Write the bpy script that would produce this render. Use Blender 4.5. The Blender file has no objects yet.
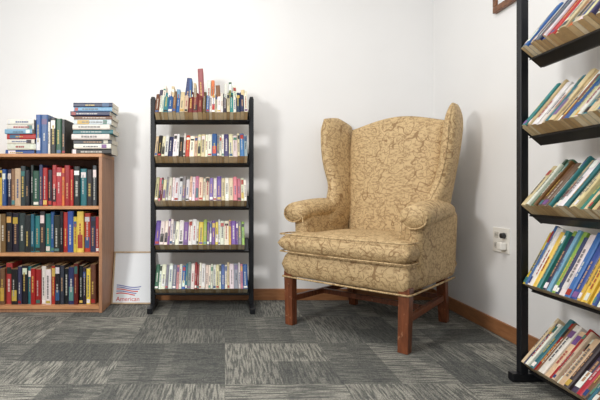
import bpy, bmesh, math, random
from mathutils import Vector, Matrix
S = bpy.context.scene
S.view_settings.view_transform = 'Standard'
COL = bpy.context.collection
WY = 3.07      # back wall plane
WX = 1.42      # right wall plane

def lin(c):
    return tuple((v/255.0/12.92) if v/255.0 <= .04045 else ((v/255.0+.055)/1.055)**2.4 for v in c)

# ---------------------------------------------------------------- materials
def mat(name, rgb, rough=.6, metal=0.0, noise=0.0, nscale=20, bump=0.0, bscale=200):
    m = bpy.data.materials.new(name); m.use_nodes = True
    nt = m.node_tree; b = nt.nodes['Principled BSDF']
    b.inputs['Roughness'].default_value = rough; b.inputs['Metallic'].default_value = metal
    c = lin(rgb)
    tc = nt.nodes.new('ShaderNodeTexCoord')
    n = nt.nodes.new('ShaderNodeTexNoise'); n.inputs['Scale'].default_value = nscale
    n.inputs['Detail'].default_value = 4
    nt.links.new(tc.outputs['Object'], n.inputs['Vector'])
    r = nt.nodes.new('ShaderNodeValToRGB')
    r.color_ramp.elements[0].position = .3; r.color_ramp.elements[1].position = .7
    r.color_ramp.elements[0].color = (*[v*(1-noise) for v in c], 1)
    r.color_ramp.elements[1].color = (*[min(1, v*(1+noise)) for v in c], 1)
    nt.links.new(n.outputs['Fac'], r.inputs['Fac']); nt.links.new(r.outputs['Color'], b.inputs['Base Color'])
    if bump:
        n2 = nt.nodes.new('ShaderNodeTexNoise'); n2.inputs['Scale'].default_value = bscale
        nt.links.new(tc.outputs['Object'], n2.inputs['Vector'])
        bp = nt.nodes.new('ShaderNodeBump'); bp.inputs['Strength'].default_value = bump
        bp.inputs['Distance'].default_value = .002
        nt.links.new(n2.outputs['Fac'], bp.inputs['Height']); nt.links.new(bp.outputs['Normal'], b.inputs['Normal'])
    return m

def wood(name, dark, light, rough=.4, scale=(3, 3, 40), sc=6, worn=None):
    m = bpy.data.materials.new(name); m.use_nodes = True
    nt = m.node_tree; b = nt.nodes['Principled BSDF']; b.inputs['Roughness'].default_value = rough
    tc = nt.nodes.new('ShaderNodeTexCoord'); mp = nt.nodes.new('ShaderNodeMapping')
    mp.inputs['Scale'].default_value = scale
    n = nt.nodes.new('ShaderNodeTexNoise'); n.inputs['Scale'].default_value = sc
    n.inputs['Detail'].default_value = 6; n.inputs['Distortion'].default_value = .6
    nt.links.new(tc.outputs['Object'], mp.inputs['Vector']); nt.links.new(mp.outputs['Vector'], n.inputs['Vector'])
    r = nt.nodes.new('ShaderNodeValToRGB')
    r.color_ramp.elements[0].position = .3; r.color_ramp.elements[1].position = .7
    r.color_ramp.elements[0].color = (*lin(dark), 1); r.color_ramp.elements[1].color = (*lin(light), 1)
    nt.links.new(n.outputs['Fac'], r.inputs['Fac'])
    out = r.outputs['Color']
    if worn:
        k = NB(nt)
        w = k.smooth(k.noise(tc.outputs['Object'], 45, 4), .63, .69)
        out = k.mix(k.m('MULTIPLY', w, .5), out, lin(worn))
    nt.links.new(out, b.inputs['Base Color'])
    return m

class NB:
    def __init__(s, nt): s.nt = nt
    def m(s, op, a, b=None, c=None):
        n = s.nt.nodes.new('ShaderNodeMath'); n.operation = op
        for i, v in enumerate((a, b, c)):
            if v is None: continue
            if isinstance(v, (int, float)): n.inputs[i].default_value = v
            else: s.nt.links.new(v, n.inputs[i])
        return n.outputs[0]
    def noise(s, vec, scale, detail=2, dist=0):
        n = s.nt.nodes.new('ShaderNodeTexNoise'); n.inputs['Scale'].default_value = scale
        n.inputs['Detail'].default_value = detail; n.inputs['Distortion'].default_value = dist
        s.nt.links.new(vec, n.inputs['Vector']); return n.outputs['Fac']
    def comb(s, x, y, z=0.0):
        n = s.nt.nodes.new('ShaderNodeCombineXYZ')
        for i, v in enumerate((x, y, z)):
            if isinstance(v, (int, float)): n.inputs[i].default_value = v
            else: s.nt.links.new(v, n.inputs[i])
        return n.outputs[0]
    def smooth(s, v, lo, hi):
        n = s.nt.nodes.new('ShaderNodeMapRange'); n.interpolation_type = 'SMOOTHSTEP'
        s.nt.links.new(v, n.inputs[0]); n.inputs[1].default_value = lo; n.inputs[2].default_value = hi
        return n.outputs[0]
    def mix(s, f, a, b):
        n = s.nt.nodes.new('ShaderNodeMix'); n.data_type = 'RGBA'
        s.nt.links.new(f, n.inputs[0])
        for i, v in ((6, a), (7, b)):
            if isinstance(v, tuple): n.inputs[i].default_value = (*v, 1)
            else: s.nt.links.new(v, n.inputs[i])
        return n.outputs[2]

def carpet_mat():
    m = bpy.data.materials.new('carpet_tiles'); m.use_nodes = True
    nt = m.node_tree; b = nt.nodes['Principled BSDF']; b.inputs['Roughness'].default_value = .95
    b.inputs['Specular IOR Level'].default_value = .15
    k = NB(nt)
    tc = nt.nodes.new('ShaderNodeTexCoord'); sp = nt.nodes.new('ShaderNodeSeparateXYZ')
    nt.links.new(tc.outputs['Object'], sp.inputs[0]); x, y = sp.outputs[0], sp.outputs[1]
    T = .46
    tx = k.m('FLOOR', k.m('DIVIDE', x, T)); ty = k.m('FLOOR', k.m('DIVIDE', k.m('ADD', y, .1), T))
    par = k.m('FLOORED_MODULO', k.m('ADD', tx, ty), 2.0)
    va = k.comb(k.m('MULTIPLY', x, 120), k.m('MULTIPLY', y, 10), tx)
    vb = k.comb(k.m('MULTIPLY', y, 120), k.m('MULTIPLY', x, 10), k.m('ADD', ty, 9.3))
    mv = nt.nodes.new('ShaderNodeMix'); mv.data_type = 'VECTOR'
    nt.links.new(par, mv.inputs[0]); nt.links.new(va, mv.inputs[4]); nt.links.new(vb, mv.inputs[5])
    st = k.smooth(k.noise(mv.outputs[1], 1.0, 2), .40, .60)
    def blocks(sx, sy, ox, oy):
        wn = nt.nodes.new('ShaderNodeTexWhiteNoise'); wn.noise_dimensions = '2D'
        nt.links.new(k.comb(k.m('FLOOR', k.m('DIVIDE', k.m('ADD', x, ox), sx)), k.m('FLOOR', k.m('DIVIDE', k.m('ADD', y, oy), sy))), wn.inputs['Vector'])
        return wn.outputs['Value']
    b1 = blocks(T/2, T, 0, .1); b2 = blocks(T, T/2, 7.36, .1); b3 = blocks(T/4, T/2, 3.68, .1+.92); b4 = blocks(T/8, T, 3.68, 1.02)
    blk = k.m('ADD', k.m('ADD', k.m('MULTIPLY', b1, .35), k.m('MULTIPLY', b2, .3)), k.m('ADD', k.m('MULTIPLY', b3, .2), k.m('MULTIPLY', b4, .15)))
    blk = k.smooth(blk, .26, .72)
    fine = k.noise(tc.outputs['Object'], 230, 3)
    mott = k.smooth(k.noise(tc.outputs['Object'], 60, 4), .35, .65)
    amt = k.m('MULTIPLY', k.m('ADD', k.m('MULTIPLY', st, .8), .2), k.m('ADD', k.m('MULTIPLY', blk, .82), .18))
    amt = k.m('ADD', k.m('MULTIPLY', amt, .86), k.m('MULTIPLY', mott, .13))
    c = k.mix(amt, lin((78, 81, 81)), lin((172, 170, 160)))
    fm = k.smooth(fine, .3, .7)
    c2 = nt.nodes.new('ShaderNodeMix'); c2.data_type = 'RGBA'; c2.blend_type = 'MULTIPLY'
    c2.inputs[0].default_value = .9
    nt.links.new(c, c2.inputs[6]); nt.links.new(k.mix(fm, (.36, .36, .36), (1.25, 1.25, 1.25)), c2.inputs[7])
    nt.links.new(c2.outputs[2], b.inputs['Base Color'])
    bp = nt.nodes.new('ShaderNodeBump'); bp.inputs['Strength'].default_value = .6; bp.inputs['Distance'].default_value = .004
    nt.links.new(k.m('ADD', fine, k.m('MULTIPLY', st, .4)), bp.inputs['Height']); nt.links.new(bp.outputs['Normal'], b.inputs['Normal'])
    return m

def damask_mat():
    m = bpy.data.materials.new('damask_fabric'); m.use_nodes = True
    nt = m.node_tree; b = nt.nodes['Principled BSDF']; b.inputs['Roughness'].default_value = .6
    b.inputs['Specular IOR Level'].default_value = .3
    k = NB(nt)
    tc = nt.nodes.new('ShaderNodeTexCoord'); o = tc.outputs['Object']
    def iso(scale, dist, off, lo, hi):
        return k.m('SUBTRACT', 1.0, k.smooth(k.m('ABSOLUTE', k.m('SUBTRACT', k.noise(o, scale, .3, dist), off)), lo, hi))
    vine = iso(16, .5, .5, .011, .020)
    v2 = k.m('MAXIMUM', iso(24, .4, .42, .010, .020), iso(24, .4, .60, .010, .020))
    def leaves(rot, sc):
        mp = nt.nodes.new('ShaderNodeMapping'); mp.inputs['Rotation'].default_value = rot
        mp.inputs['Scale'].default_value = (1, 1, 2.0); nt.links.new(o, mp.inputs['Vector'])
        vo = nt.nodes.new('ShaderNodeTexVoronoi'); vo.inputs['Scale'].default_value = sc
        vo.inputs['Randomness'].default_value = .75
        nt.links.new(mp.outputs['Vector'], vo.inputs['Vector'])
        core = k.m('SUBTRACT', 1.0, k.smooth(vo.outputs['Distance'], .17, .21))
        ring = k.m('MULTIPLY', k.smooth(vo.outputs['Distance'], .27, .30), k.m('SUBTRACT', 1.0, k.smooth(vo.outputs['Distance'], .34, .37)))
        return k.m('MAXIMUM', core, k.m('MULTIPLY', ring, .85))
    leaf = k.m('MAXIMUM', leaves((.5, .7, .6), 30), leaves((-.6, -.8, .3), 33))
    pat = k.m('MAXIMUM', k.m('MAXIMUM', vine, k.m('MULTIPLY', v2, .8)), k.m('MULTIPLY', leaf, .85))
    weave = k.noise(o, 500, 1)
    base = k.mix(weave, lin((192, 164, 120)), lin((216, 190, 146)))
    c = k.mix(k.m('MULTIPLY', pat, .80), base, lin((134, 102, 66)))
    nt.links.new(c, b.inputs['Base Color'])
    bp = nt.nodes.new('ShaderNodeBump'); bp.inputs['Strength'].default_value = .3; bp.inputs['Distance'].default_value = .002
    nt.links.new(k.m('ADD', weave, pat), bp.inputs['Height']); nt.links.new(bp.outputs['Normal'], b.inputs['Normal'])
    return m

def book_mat():
    m = bpy.data.materials.new('book_covers'); m.use_nodes = True
    nt = m.node_tree; b = nt.nodes['Principled BSDF']; b.inputs['Roughness'].default_value = .42
    a = nt.nodes.new('ShaderNodeAttribute'); a.attribute_name = 'Col'
    tc = nt.nodes.new('ShaderNodeTexCoord'); k = NB(nt)
    n = k.noise(tc.outputs['Object'], 60, 3)
    c2 = nt.nodes.new('ShaderNodeMix'); c2.data_type = 'RGBA'; c2.blend_type = 'MULTIPLY'; c2.inputs[0].default_value = .5
    nt.links.new(a.outputs['Color'], c2.inputs[6]); nt.links.new(k.mix(n, (.55, .55, .55), (1.3, 1.3, 1.3)), c2.inputs[7])
    nt.links.new(c2.outputs[2], b.inputs['Base Color'])
    return m

M_wall = mat('wall_paint', (237, 237, 237), .42, noise=.01, nscale=3, bump=.12, bscale=120)
M_ceil = mat('ceiling_paint', (242, 242, 240), .9, noise=.01)
M_carpet = carpet_mat(); M_fab = damask_mat(); M_book = book_mat()
M_cherry = wood('cherry_wood', (90, 48, 28), (134, 76, 46), .35, (8, 8, 1.5), 8, worn=(180, 134, 100))
M_case = wood('bookcase_laminate', (160, 114, 84), (184, 136, 102), .45, (10, 10, 1.2), 6)
M_edge = wood('bookcase_edge', (186, 132, 88), (208, 154, 110), .45, (2, 10, 10), 6)
M_inner = wood('bookcase_back_panel', (92, 58, 38), (116, 76, 52), .6, (10, 10, 1.2), 6)
M_base = wood('baseboard_oak', (138, 92, 58), (168, 116, 76), .4, (1.5, 1.5, 12), 7)
M_black = mat('black_metal', (22, 24, 28), .42, .3, noise=.1)
M_frame = wood('walnut_frame', (96, 58, 34), (134, 86, 52), .4, (6, 6, 6), 6)
M_pine = wood('light_frame', (176, 150, 120), (200, 176, 144), .5, (6, 6, 6), 6)
M_paper = mat('poster_paper', (232, 236, 240), .5, noise=.01)
M_plastic = mat('white_plastic', (236, 233, 226), .35, noise=.01)
M_dark = mat('dark_plastic', (40, 38, 38), .4, noise=.05)
M_steel = mat('beige_plastic', (206, 202, 194), .35, .0, noise=.03)
M_red = mat('poster_red', (206, 46, 44), .5, noise=.02)
M_blue = mat('poster_blue', (116, 126, 182), .5, noise=.05)

# ---------------------------------------------------------------- mesh helpers
def obj(name, bm, mats, parent=None, smooth=False, bevel=0, seg=2, recalc=True):
    if recalc: bmesh.ops.recalc_face_normals(bm, faces=bm.faces)
    me = bpy.data.meshes.new(name); bm.to_mesh(me); bm.free()
    if not isinstance(mats, (list, tuple)): mats = [mats]
    for m in mats: me.materials.append(m)
    o = bpy.data.objects.new(name, me); COL.objects.link(o)
    if smooth:
        for p in me.polygons: p.use_smooth = True
    if bevel:
        md = o.modifiers.new('b', 'BEVEL'); md.width = bevel; md.segments = seg; md.limit_method = 'ANGLE'
    if parent: o.parent = parent
    return o

def empty(name, loc=(0, 0, 0), rot=0):
    e = bpy.data.objects.new(name, None); COL.objects.link(e); e.location = loc; e.rotation_euler = (0, 0, rot)
    e.empty_display_size = .1
    return e

def box(bm, x0, x1, y0, y1, z0, z1, mi=0):
    vs = [bm.verts.new((x, y, z)) for x in (x0, x1) for y in (y0, y1) for z in (z0, z1)]
    for f in ((0, 1, 3, 2), (4, 6, 7, 5), (0, 4, 5, 1), (2, 3, 7, 6), (0, 2, 6, 4), (1, 5, 7, 3)):
        bm.faces.new([vs[i] for i in f]).material_index = mi
    return vs

def hexa(bm, bot, top, mi=0):
    b = [bm.verts.new(p) for p in bot]; t = [bm.verts.new(p) for p in top]
    n = len(b)
    bm.faces.new(b[::-1]).material_index = mi; bm.faces.new(t).material_index = mi
    for i in range(n):
        bm.faces.new((b[i], b[(i+1) % n], t[(i+1) % n], t[i])).material_index = mi

def pillow(bm, cfn, nfn, T, nu=22, nv=22, p=6):
    """closed padded slab; cfn(u,v)->centre point, nfn(u,v)->unit thickness dir"""
    def sp(n): return [math.sin(-math.pi/2 + math.pi*i/n) for i in range(n+1)]
    def mixs(n): return [.6*s + .4*(-1+2*i/n) for i, s in enumerate(sp(n))]
    U, V = mixs(nu), mixs(nv)
    A, B = {}, {}
    for i, u in enumerate(U):
        for j, v in enumerate(V):
            c = Vector(cfn(u, v)); n = Vector(nfn(u, v))
            h = (max(0, 1-abs(u)**p)*max(0, 1-abs(v)**p))**.5 * (T(u, v) if callable(T) else T)/2
            edge = i in (0, nu) or j in (0, nv)
            A[i, j] = bm.verts.new(c+n*h)
            B[i, j] = A[i, j] if edge else bm.verts.new(c-n*h)
    for i in range(nu):
        for j in range(nv):
            bm.faces.new((A[i, j], A[i+1, j], A[i+1, j+1], A[i, j+1]))
            q = (B[i, j], B[i, j+1], B[i+1, j+1], B[i+1, j])
            if len(set(q) & {A[i, j], A[i+1, j], A[i+1, j+1], A[i, j+1]}) < 4:
                bm.faces.new(q)

def tube(bm, pts, r, n=8, closed=False, mi=0, cap=True):
    pts = [Vector(p) for p in pts]; N = len(pts); rings = []
    up = Vector((0, 0, 1))
    for i, p in enumerate(pts):
        if closed: t = pts[(i+1) % N]-pts[i-1]
        else: t = pts[min(i+1, N-1)]-pts[max(i-1, 0)]
        t.normalize()
        a = t.cross(up)
        if a.length < .1: a = t.cross(Vector((1, 0, 0)))
        a.normalize(); b = a.cross(t)
        rr = r(i/(N-1)) if callable(r) else (r, r)
        rings.append([bm.verts.new(p+a*rr[0]*math.cos(2*math.pi*k/n)+b*rr[1]*math.sin(2*math.pi*k/n)) for k in range(n)])
    for i in range(N if closed else N-1):
        A, B = rings[i], rings[(i+1) % N]
        for k in range(n):
            bm.faces.new((A[k], A[(k+1) % n], B[(k+1) % n], B[k])).material_index = mi
    if not closed and cap:
        bm.faces.new(rings[0][::-1]); bm.faces.new(rings[-1])

# ---------------------------------------------------------------- room
bm = bmesh.new(); box(bm, -3.2, WX+.1, -2.5, WY+.1, -.1, 0); obj('floor', bm, M_carpet)
bm = bmesh.new(); box(bm, -3.2, WX, WY, WY+.1, 0, 2.6); obj('wall_back', bm, M_wall)
bm = bmesh.new(); box(bm, WX, WX+.1, -2.5, WY+.1, 0, 2.6); obj('wall_right', bm, M_wall)
bm = bmesh.new(); box(bm, -3.3, -3.2, -2.5, WY+.1, 0, 2.6); obj('wall_left', bm, M_wall)
bm = bmesh.new(); box(bm, -3.2, WX+.1, -2.5, WY+.1, 2.6, 2.7); obj('ceiling', bm, M_ceil)
bm = bmesh.new(); box(bm, -3.2, WX, WY-.014, WY, 0, .078); obj('baseboard_back', bm, M_base, bevel=.004)
bm = bmesh.new(); box(bm, WX-.014, WX, -2.5, WY-.014, 0, .078); obj('baseboard_right', bm, M_base, bevel=.004)

# ---------------------------------------------------------------- books
PAGE = [(206, 178, 134), (218, 194, 152), (194, 162, 116), (226, 210, 178), (180, 148, 104)]
ACC = [(170, 50, 46), (50, 80, 130), (226, 222, 212), (206, 172, 84), (36, 36, 40), (70, 118, 112), (110, 80, 126), (232, 230, 226), (232, 230, 226)]
def book(bm, lay, P, a, u, d, w, h, D, col, rnd, page=None, det=True):
    P, a, u, d = Vector(P), Vector(a), Vector(u), Vector(d)
    pg = page or rnd.choice(PAGE)
    prof = [(0, .003), (.2*w, 0), (.8*w, 0), (w, .003), (w, D), (0, D)]
    lo = [bm.verts.new(P+a*x+d*y) for x, y in prof]; hi = [bm.verts.new(P+a*x+d*y+u*h) for x, y in prof]
    def paint(f, c):
        c = lin(c)
        for l in f.loops: l[lay] = (*c, 1)
    for i in range(6):
        f = bm.faces.new((lo[i], lo[(i+1) % 6], hi[(i+1) % 6], hi[i]))
        paint(f, pg if i == 4 else col)
    paint(bm.faces.new(lo[::-1]), pg); paint(bm.faces.new(hi), pg)
    if not det: return
    def band(x0, x1, h0, h1, c, off=.0007):
        q = [P+a*x0*w+u*h*h0-d*off, P+a*x1*w+u*h*h0-d*off, P+a*x1*w+u*h*h1-d*off, P+a*x0*w+u*h*h1-d*off]
        paint(bm.faces.new([bm.verts.new(v) for v in q]), c)
    if w > .012:
        for q0, q1 in ((0, .0009), (w-.0009, w)):
            q = [P+a*q0-u*.0004, P+a*q1-u*.0004, P+a*q1+d*D-u*.0004, P+a*q0+d*D-u*.0004]
            paint(bm.faces.new([bm.verts.new(v) for v in q]), tuple(.5*x+.35*y for x, y in zip(col, pg)))
    lum = sum(col)/3
    cands = [(226, 222, 210), (222, 190, 96), (200, 196, 190), (206, 160, 112)] if lum < 130 else [(50, 52, 66), (150, 48, 50), (58, 76, 126), (96, 94, 94)]
    tc = rnd.choice(cands); tc = tuple(.78*x+.22*y for x, y in zip(tc, col))
    r = rnd.random()
    if r < .3: band(.12, .88, rnd.uniform(.70, .8), rnd.uniform(.86, .95), jit(rnd.choice(ACC), rnd))
    if r > .65: band(.12, .88, .03, rnd.uniform(.09, .15), jit(rnd.choice(ACC), rnd))
    if .25 < r < .42: band(.12, .88, .1, rnd.uniform(.35, .5), jit(rnd.choice(ACC), rnd))
    t = rnd.uniform(.14, .34); te = rnd.uniform(.5, .8)
    x0 = rnd.uniform(.28, .38); x1 = x0+rnd.uniform(.2, .34)
    while t < te:
        L = rnd.uniform(.03, .09)
        band(x0, x1, t, t+L, tc, .0012); t += L+rnd.uniform(.008, .02)

def newbooks():
    bm = bmesh.new(); return bm, bm.loops.layers.float_color.new('Col')

def jit(c, rnd, k=16):
    g = rnd.uniform(-k, k)
    return tuple(max(4, min(250, v+g+rnd.uniform(-k*.6, k*.6))) for v in c)

def row(bm, lay, P, a, u, d, L, pal, rnd, hr=(.165, .178), wr=(.016, .03), D=.108, seq=False, gap=.0006, jd=.006):
    P, a, d = Vector(P), Vector(a), Vector(d); t = 0
    while True:
        w = rnd.uniform(*wr)
        if t+w > L: break
        c = pal[int(t/L*len(pal))] if seq else rnd.choice(pal)
        h = rnd.uniform(*hr)
        book(bm, lay, P+a*t+d*rnd.uniform(0, jd), a, u, d, w, h, D*rnd.uniform(.9, .96)-jd*.5, jit(c, rnd), rnd)
        t += w+gap

W=(226,222,212); CR=(208,190,154); NV=(34,42,82); BK=(26,26,30); RD=(168,40,40); MR=(106,30,38); BL=(48,90,154)
TL=(40,112,118); GN=(40,86,62); PU=(110,80,152); YL=(222,190,76); OR=(204,104,50); PK=(200,120,136); GY=(130,132,138); BR=(112,78,52); LG=(156,182,84); SK=(122,168,200); DG=(58,60,66)

def book_rack(name, loc, rot, L, H, nrow, z0, dz, phi, pals, seed, hr=(.165, .178), D=.108, extra=None, wr=(.016,.03), py=(.075,.135), fy=(-.04,.215), jd=.006, lg=.56):
    """local: length along +X, front faces -Y"""
    e = empty(name, loc, rot); rnd = random.Random(seed)
    bm = bmesh.new()
    for x0 in (0, L-.028):
        box(bm, x0, x0+.028, py[0], py[1], .03, H)
        box(bm, x0-.002, x0+.030, fy[0], fy[1], .004, .034)
        box(bm, x0+.003, x0+.025, py[0]+.008, py[1]-.008, H, H+.012)
        box(bm, x0+.002, x0+.026, fy[0]+.002, fy[0]+.022, 0, .006); box(bm, x0+.002, x0+.026, fy[1]-.022, fy[1]-.002, 0, .006)
    fb, lay = newbooks()
    for k in range(nrow):
        ph = phi[k] if isinstance(phi, list) else phi
        s, c = math.sin(ph), math.cos(ph)
        a, u, d = Vector((1, 0, 0)), Vector((0, s, c)), Vector((0, c, -s))
        P = Vector((.03, 0, z0+dz*k))
        for x0 in (.0285, L-.032):
            q = [P-u*.004+d*.03, P-u*.004+d*(D+.012), P+u*.10+d*(D+.012), P+u*.05+d*.03]
            hexa(bm, [Vector((x0, v.y, v.z)) for v in q], [Vector((x0+.0035, v.y, v.z)) for v in q])
        x0, x1 = .03, L-.03
        def slab(p0, p1, th):
            q = [p0, p1, p1+th, p0+th]
            hexa(bm, [Vector((x0, v.y, v.z)) for v in q], [Vector((x1, v.y, v.z)) for v in q])
        slab(P+d*(D*lg)-u*.004, P+d*(D+.008)-u*.004, u*.0035)
        slab(P+d*(D*lg)-u*.012, P+d*(D*lg)-u*.0005, d*.003)
        slab(P+d*(D+.004)-u*.004, P+d*(D+.004)+u*.10, d*.0035)
        box(bm, x0, x1, (P+d*(D+.008)).y, (P+d*(D+.008)).y+.012, (P+d*D).z-.008, (P+d*D).z+.006)
        row(fb, lay, P+Vector((.006, 0, 0)), a, u, d, L-.072, pals[k], rnd, hr[k] if isinstance(hr, list) else hr, wr, D, jd=jd)
    if extra: extra(fb, lay, a, u, d, rnd)
    obj('frame', bm, M_black, e, bevel=.0015, seg=1)
    b = obj('paperback_books', fb, M_book)
    b.location = loc; b.rotation_euler = (0, 0, rot)
    return e

pal_mid = [
 [W, CR, W, RD, TL, W, BL, GY, W, MR, PK, GN, W, GY],
 [PU, W, PU, W, YL, PU, LG, W, CR, PU, GY, GY],
 [W, PK, PU, W, RD, W, NV, CR, W, MR, GY, CR],
 [W, CR, W, BL, NV, W, RD, BK, W, CR, GY],
 [W, NV, TL, CR, MR, W, BL, BK, BR, W],
]
def mid_extra(fb, lay, a, u, d, rnd):
    for x, w, h, c, z in ((.045, .02, .13, DG, 1.25), (.07, .018, .16, W, 1.25), (.10, .02, .12, W, 1.255), (.135, .018, .15, CR, 1.255), (.17, .022, .13, SK, 1.255),(.205, .03, .21, NV, 1.25), (.238, .02, .2, BL, 1.25),
                    (.275, .016, .17, CR, 1.255), (.31, .034, .30, (168, 96, 90), 1.22), (.35, .024, .19, W, 1.255), (.378, .02, .21, OR, 1.235), (.42, .026, .17, BR, 1.24), (.465, .02, .17, W, 1.25), (.49, .018, .19, GN, 1.24), (.53,.022,.16,W,1.25), (.565,.022,.13,CR,1.25)):
        book(fb, lay, (x, .062, z), (.995, 0, -.1 if rnd.random() < .5 else .08), (rnd.uniform(-.10, .12), .12, .99), (0, 1, -.12), w, h, .075, jit(c, rnd), rnd)
book_rack('book_rack', (-.468, 2.75, 0), 0, .648, 1.325, 5, .148, .2705, math.radians(32), pal_mid, 5, hr=(.152, .178), extra=mid_extra, wr=(.011, .03), jd=.010, lg=.7)

pal_r = [
 [MR, W, TL, DG, RD, BR, CR, NV, W], [W, YL, LG, TL, SK, NV, DG, BL, W, LG], [CR, GN, W, TL, CR, SK, BR, W, GY], [CR, W, BL, RD, W, TL, CR, BR], [NV, BL, W, OR, CR, W, RD, GY]]
R = math.radians
book_rack('book_rack', (1.14, 1.78, 0), -math.pi/2, .95, 1.66, 5, .092, .303, [R(40), R(28), R(40), R(40), R(40)], pal_r, 21, hr=[(.19, .235), (.215, .25), (.19, .235), (.19, .235), (.19, .235)], D=.108, wr=(.009, .028), py=(.012, .042), fy=(-.02, .235), jd=.016, lg=.58)

# ---------------------------------------------------------------- bookcase
bx0, bx1, by0, by1, bh = -1.66, -.75, 2.745, 3.05, .972
e = empty('bookcase')
bm = bmesh.new(); t = .02
for x in (bx0, bx1-t):
    box(bm, x, x+t, by0, by1, 0, bh-t, 0)
box(bm, bx0, bx1, by0-.002, by1, bh-t, bh, 1)
for z in (.022, .345, .632): box(bm, bx0+t, bx1-t, by0+.001, by1-.008, z, z+.02, 1)
box(bm, bx0+t, bx1-t, by0+.012, by0+.026, 0, .022, 0)
box(bm, bx0+t, bx1-t, by1-.008, by1, .0, bh-t, 2)
obj('carcass', bm, [M_case, M_edge, M_inner], e, bevel=.0015, seg=1)
rnd = random.Random(11)
fb, lay = newbooks()
A, U, D_ = (1, 0, 0), (0, 0, 1), (0, 1, 0)
L = bx1-bx0-2*t-.012
seqs = [
 (.0425, [BK, DG, NV, NV, TL, BK, NV, BR, RD, BK, NV, BK, TL, RD, BK, W, RD, BK, DG, BK, NV, MR, BK, YL, BR, BK]),
 (.3655, [BR, BK, NV, BR, CR, BR, CR, BR, BK, BK, DG, BK, W, TL, BK, TL, BL, BK, BK, RD, BL, YL, W, RD, NV, RD]),
 (.6525, [NV, BK, RD, BL, W, SK, YL, BL, BK, BR, CR, DG, BK, GN, NV, RD, BK, RD, OR, RD, RD, BK, TL, BK, DG, BR]),
]
for z, pal in seqs:
    row(fb, lay, (bx0+t+.006, by0+.03, z), A, U, D_, L, pal, rnd, (.215, .255), (.018, .04), .16, seq=True, jd=.02)
obj('hardcover_books', fb, M_book)
def stack(name, x0, y0, z0, specs, seed):
    r = random.Random(seed); fb, lay = newbooks(); z = z0
    for th, ln, c in specs:
        dx = r.uniform(-.012, .012)
        book(fb, lay, (x0+dx, y0+r.uniform(-.012, .012), z), (0, 0, 1), (1, 0, 0), (0, 1, 0), th, ln, .16, jit(c, r, 8), r, page=(228, 220, 200))
        z += th+.0006
    obj(name, fb, M_book)
stack('book_stack', -.950, 2.80, bh+.0005, [(.034, .25, BK), (.03, .23, W), (.026, .24, DG), (.034, .235, W), (.026, .25, TL), (.03, .23, W), (.032, .235, (200, 205, 210)), (.022, .24, BR), (.028, .245, NV), (.026, .24, SK), (.028, .245, NV)], 3)
stack('book_stack', -1.365, 2.80, bh+.0005, [(.028, .18, BL), (.036, .18, W), (.028, .17, W), (.032, .18, RD), (.028, .17, SK), (.03, .17, W), (.032, .165, W)], 8)
fb, lay = newbooks(); x = -1.172
for w, h, c in ((.03, .245, BL), (.042, .245, (70, 98, 146)), (.014, .2, W), (.034, .225, BK), (.034, .22, GN), (.022, .215, BK)):
    book(fb, lay, (x, 2.79, bh+.0005), A, U, D_, w, h, .16, jit(c, rnd, 6), rnd); x += w+.001
obj('upright_books', fb, M_book)

# ---------------------------------------------------------------- leaning poster
e = empty('framed_poster', (-.747, 2.945, .003)); e.rotation_euler = (math.radians(-15), 0, 0)
bm = bmesh.new(); w, h = .272, .345
for (x0, x1, z0, z1) in ((0, w, 0, .010), (0, w, h-.010, h), (0, .010, .010, h-.010), (w-.010, w, .010, h-.010)):
    box(bm, x0, x1, 0, .016, z0, z1)
obj('frame', bm, M_pine, e, bevel=.0015, seg=1)
bm = bmesh.new(); box(bm, .010, w-.010, .006, .012, .010, h-.010); obj('print', bm, M_paper, e)
bm = bmesh.new()
for k in range(5):
    z = .060+.013*k
    pts = [(x, z+.008*math.sin(x*26+k*.25)) for x in [.03+.0095*i for i in range(14+k)]]
    for i in range(len(pts)-1):
        vs = [bm.verts.new((pts[i][0], .0055, pts[i][1])), bm.verts.new((pts[i+1][0], .0055, pts[i+1][1])),
              bm.verts.new((pts[i+1][0], .0055, pts[i+1][1]+.0065)), bm.verts.new((pts[i][0], .0055, pts[i][1]+.0065))]
        bm.faces.new(vs).material_index = 0 if k in (0, 2) else 1
obj('banner_print', bm, [M_red, M_blue], e)
tcv = bpy.data.curves.new('lettering', 'FONT'); tcv.body = 'American'; tcv.size = .040; tcv.extrude = .0002
to = bpy.data.objects.new('lettering', tcv); COL.objects.link(to); to.parent = e
to.location = (.03, .0054, .020); to.rotation_euler = (math.pi/2, 0, 0); tcv.materials.append(M_red)

# ---------------------------------------------------------------- wall picture on the right wall
e = empty('picture_frame')
bm = bmesh.new(); X0, X1 = WX-.024, WX-.001; ya, yb, za, zb = 1.78, 2.35, 1.668, 2.11; f = .032
box(bm, X0, X1, ya, yb, za, za+f); box(bm, X0, X1, ya, yb, zb-f, zb)
box(bm, X0, X1, ya, ya+f, za+f, zb-f); box(bm, X0, X1, yb-f, yb, za+f, zb-f)
obj('frame', bm, M_frame, e, bevel=.004)
bm = bmesh.new(); box(bm, WX-.014, WX-.004, ya+f, yb-f, za+f, zb-f); obj('print', bm, M_paper, e)

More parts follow.
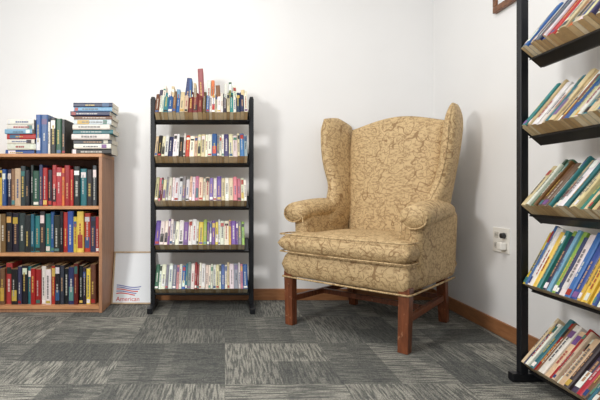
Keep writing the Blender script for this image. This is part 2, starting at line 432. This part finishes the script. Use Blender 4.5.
# ---------------------------------------------------------------- outlet
e = empty('electrical_outlet', (WX, 2.30, .492))
bm = bmesh.new(); box(bm, -.006, 0, -.06, .078, -.064, .064); obj('wall_plate', bm, M_plastic, e, bevel=.003)
bm = bmesh.new()
for yc in (-.028, .042):
    for zc in (-.027, .027): box(bm, -.009, -.006, yc-.017, yc+.017, zc-.016, zc+.016)
obj('receptacle', bm, M_steel, e, bevel=.002)
bm = bmesh.new()
for yc in (-.028, .042):
    for zc in (-.027, .027):
        box(bm, -.0098, -.009, yc-.009, yc-.006, zc-.008, zc+.006); box(bm, -.0098, -.009, yc+.006, yc+.009, zc-.008, zc+.006)
obj('slots', bm, M_dark, e)
bm = bmesh.new(); box(bm, -.040, -.009, -.046, -.010, -.045, -.006); obj('adapter', bm, M_plastic, e, bevel=.006, seg=3)
bm = bmesh.new()
bmesh.ops.create_cone(bm, cap_ends=True, segments=24, radius1=.015, radius2=.013, depth=.02, matrix=Matrix.Translation((-.019, -.028, .027)) @ Matrix.Rotation(-math.pi/2, 4, 'Y'))
obj('plug', bm, M_dark, e, bevel=.002)

# ---------------------------------------------------------------- wingback armchair
CH = empty('wingback_armchair', (.592, 2.29, 0), math.radians(-44))
bm = bmesh.new()
ss = lambda a, b, x: (lambda t: t*t*(3-2*t))(max(0, min(1, (x-a)/(b-a))))
zd = lambda u, v: (0, 0, 1)
def seat_hw(y): return .366 - .093*ss(.070, .112, y)
def seat_c(u, v):
    y = .235+.288*v
    return (u*seat_hw(y), y-.012*(1-u*u)*(1 if v < 0 else 0)*abs(v), .458)
pillow(bm, seat_c, zd, lambda u, v: .105+.030*(1-u*u)*(1-v*v), 30, 36, 14)
pillow(bm, lambda u, v: (u*.354, .305+.335*v, .340), zd, .15, 26, 26, 22)
def zt(u): return 1.148+.055*math.cos(u*math.pi/2)**1.2 if abs(u) < 1 else 1.148
def back_c(u, v):
    z = .40+(v+1)/2*(zt(u)-.40)
    return (u*(.27+.03*ss(.5, 1.1, z)), .565+(z-.4)*.145, z)
pillow(bm, back_c, lambda u, v: (0, .99, -.145), lambda u, v: .105+.035*(1-u*u)*(1-v*v), 30, 34, 8)
def interp(tab, z):
    if z <= tab[0][0]: return tab[0][1]
    for (a, p), (b, q) in zip(tab, tab[1:]):
        if z <= b: return p+(q-p)*ss(a, b, z)
    return tab[-1][1]
yf = [(.55, .32), (.64, .35), (.80, .435), (1.0, .425), (1.12, .430), (1.20, .455)]
for s in (-1, 1):
    def wing_c(u, v, s=s):
        z = .50+(v+1)/2*(1.205-.50)
        f = interp(yf, z); b = .612+(z-.4)*.158
        y = f+(b-f)*(u+1)/2
        z2 = z+.018*(v+1)/2*math.sin((u+1)*math.pi/2)-.03*max(0, v)**6*max(0,u)
        k = (1-u)/2
        return (s*(.292+.046*ss(.6, 1.2, z)+.045*k*ss(.62, .95, z)), y, z2)
    pillow(bm, wing_c, lambda u, v, s=s: (1, .1*s, 0), lambda u, v: .078, 20, 34, 5)
    def arm_c(u, v, s=s):
        z = .268+(v+1)/2*(.64-.268); f = .085; b = .645
        return (s*(.316+.008*v), f+(b-f)*(u+1)/2, z)
    pillow(bm, arm_c, lambda u, v: (1, 0, 0), .098, 22, 22, 12)
    pts = []; N = 30
    for i in range(N+1):
        t = i/N; pts.append((s*(.340-.018*t), .062+.46*t, .618+.012*math.sin(t*math.pi)+.02*t))
    def rr(t):
        e_ = .86+.14*min(1, t/.06)**.5
        q = 1-.2*ss(.6, 1, t); return (.074*e_*q, .060*e_*q)
    tube(bm, pts, rr, 26)
    ring = [(s*.340+.062*math.cos(a), .060, .618+.050*math.sin(a)) for a in [2*math.pi*i/28 for i in range(28)]]
    tube(bm, ring, .004, 6, True)
    tube(bm, [(s*.275, .072, .44), (s*.274, .068, .52), (s*.280, .064, .60)], .004, 6)
    w_ = []
    for i in range(30):
        v = -.75+1.68*i/29; w_.append(Vector(wing_c(-1, v))+Vector((0, -.001, 0)))
    tube(bm, w_, .004, 6)
for zz in (.507, .412):
    pts = []
    for i in range(25): pts.append((-.275, .50-.385*i/24, zz))
    pts += [(-.30, .103, zz), (-.346, .092, zz), (-.360, .07, zz)]
    for i in range(8): pts.append((-.363+.001*i/7, .05-.075*i/7, zz))
    pts += [(-.352, -.046, zz)]
    for i in range(25): pts.append((-.342+.684*i/24, -.050-.011*math.sin(i/24*math.pi), zz))
    pts += [(.352, -.046, zz)]
    for i in range(8): pts.append((.362+.001*i/7, -.025+.075*i/7, zz))
    pts += [(.360, .07, zz), (.346, .092, zz), (.30, .103, zz)]
    for i in range(25): pts.append((.275, .115+.385*i/24, zz))
    tube(bm, pts, .004, 6)
z = .270
tube(bm, [(-.354, .60, z), (-.356, .3, z), (-.356, 0, z), (-.350, -.026, z), (-.2, -.031, z), (0, -.031, z), (.2, -.031, z), (.350, -.026, z), (.356, 0, z), (.356, .3, z), (.354, .60, z)], .005, 6)
obj('upholstery', bm, M_fab, CH, smooth=True)
bm = bmesh.new()
def leg(x0, y0, x1, y1, ztop, a, b):
    hexa(bm, [(x1-b, y1-b, 0), (x1+b, y1-b, 0), (x1+b, y1+b, 0), (x1-b, y1+b, 0)], [(x0-a, y0-a, ztop), (x0+a, y0-a, ztop), (x0+a, y0+a, ztop), (x0-a, y0+a, ztop)])
for s in (-1, 1):
    leg(s*.325, .012, s*.318, .01, .30, .026, .024)
    leg(s*.285, .60, s*.280, .655, .30, .026, .022)
    hexa(bm, [(s*.318-.011, .03, .128), (s*.318+.011, .03, .128), (s*.284+.011, .62, .128), (s*.284-.011, .62, .128)],
             [(s*.318-.011, .03, .160), (s*.318+.011, .03, .160), (s*.284+.011, .62, .160), (s*.284-.011, .62, .160)])
box(bm, -.300, .300, .30, .325, .130, .158)
box(bm, -.27, .27, .62, .64, .130, .158)
obj('legs', bm, M_cherry, CH, bevel=.003)

# ---------------------------------------------------------------- lights
def area(name, loc, size, power, target=None, col=(1, 1, 1)):
    l = bpy.data.lights.new(name, 'AREA'); l.size = size; l.energy = power; l.color = col
    o = bpy.data.objects.new(name, l); COL.objects.link(o); o.location = loc
    if target: o.rotation_euler = (Vector(target)-Vector(loc)).to_track_quat('-Z', 'Y').to_euler()
area('overhead_light', (-.05, 1.6, 2.55), .7, 22, col=(1, .98, .95))
area('overhead_light', (-.8, -.6, 2.5), 1.4, 24, (0, 2.2, .6), col=(1, .985, .96))  # added fill light behind the camera, stands for no known fixture
area('left_key_light', (-1.7, .45, 1.68), .4, 43, (1.0, 2.5, .8), col=(1, .98, .95))  # key light added at left for the chair's wall shadow; actual source unseen
w = bpy.data.worlds.new('W'); S.world = w; w.use_nodes = True
w.node_tree.nodes['Background'].inputs[0].default_value = (.985, .985, 1, 1)
w.node_tree.nodes['Background'].inputs[1].default_value = .86

# ---------------------------------------------------------------- camera
cam = bpy.data.cameras.new('camera'); co = bpy.data.objects.new('camera', cam); COL.objects.link(co)
co.location = (0, 0, .75); co.rotation_euler = (math.pi/2, 0, 0)
cam.lens = 27; cam.sensor_width = 36; cam.shift_x = .125; cam.shift_y = -.0167; cam.clip_start = .05
S.camera = co
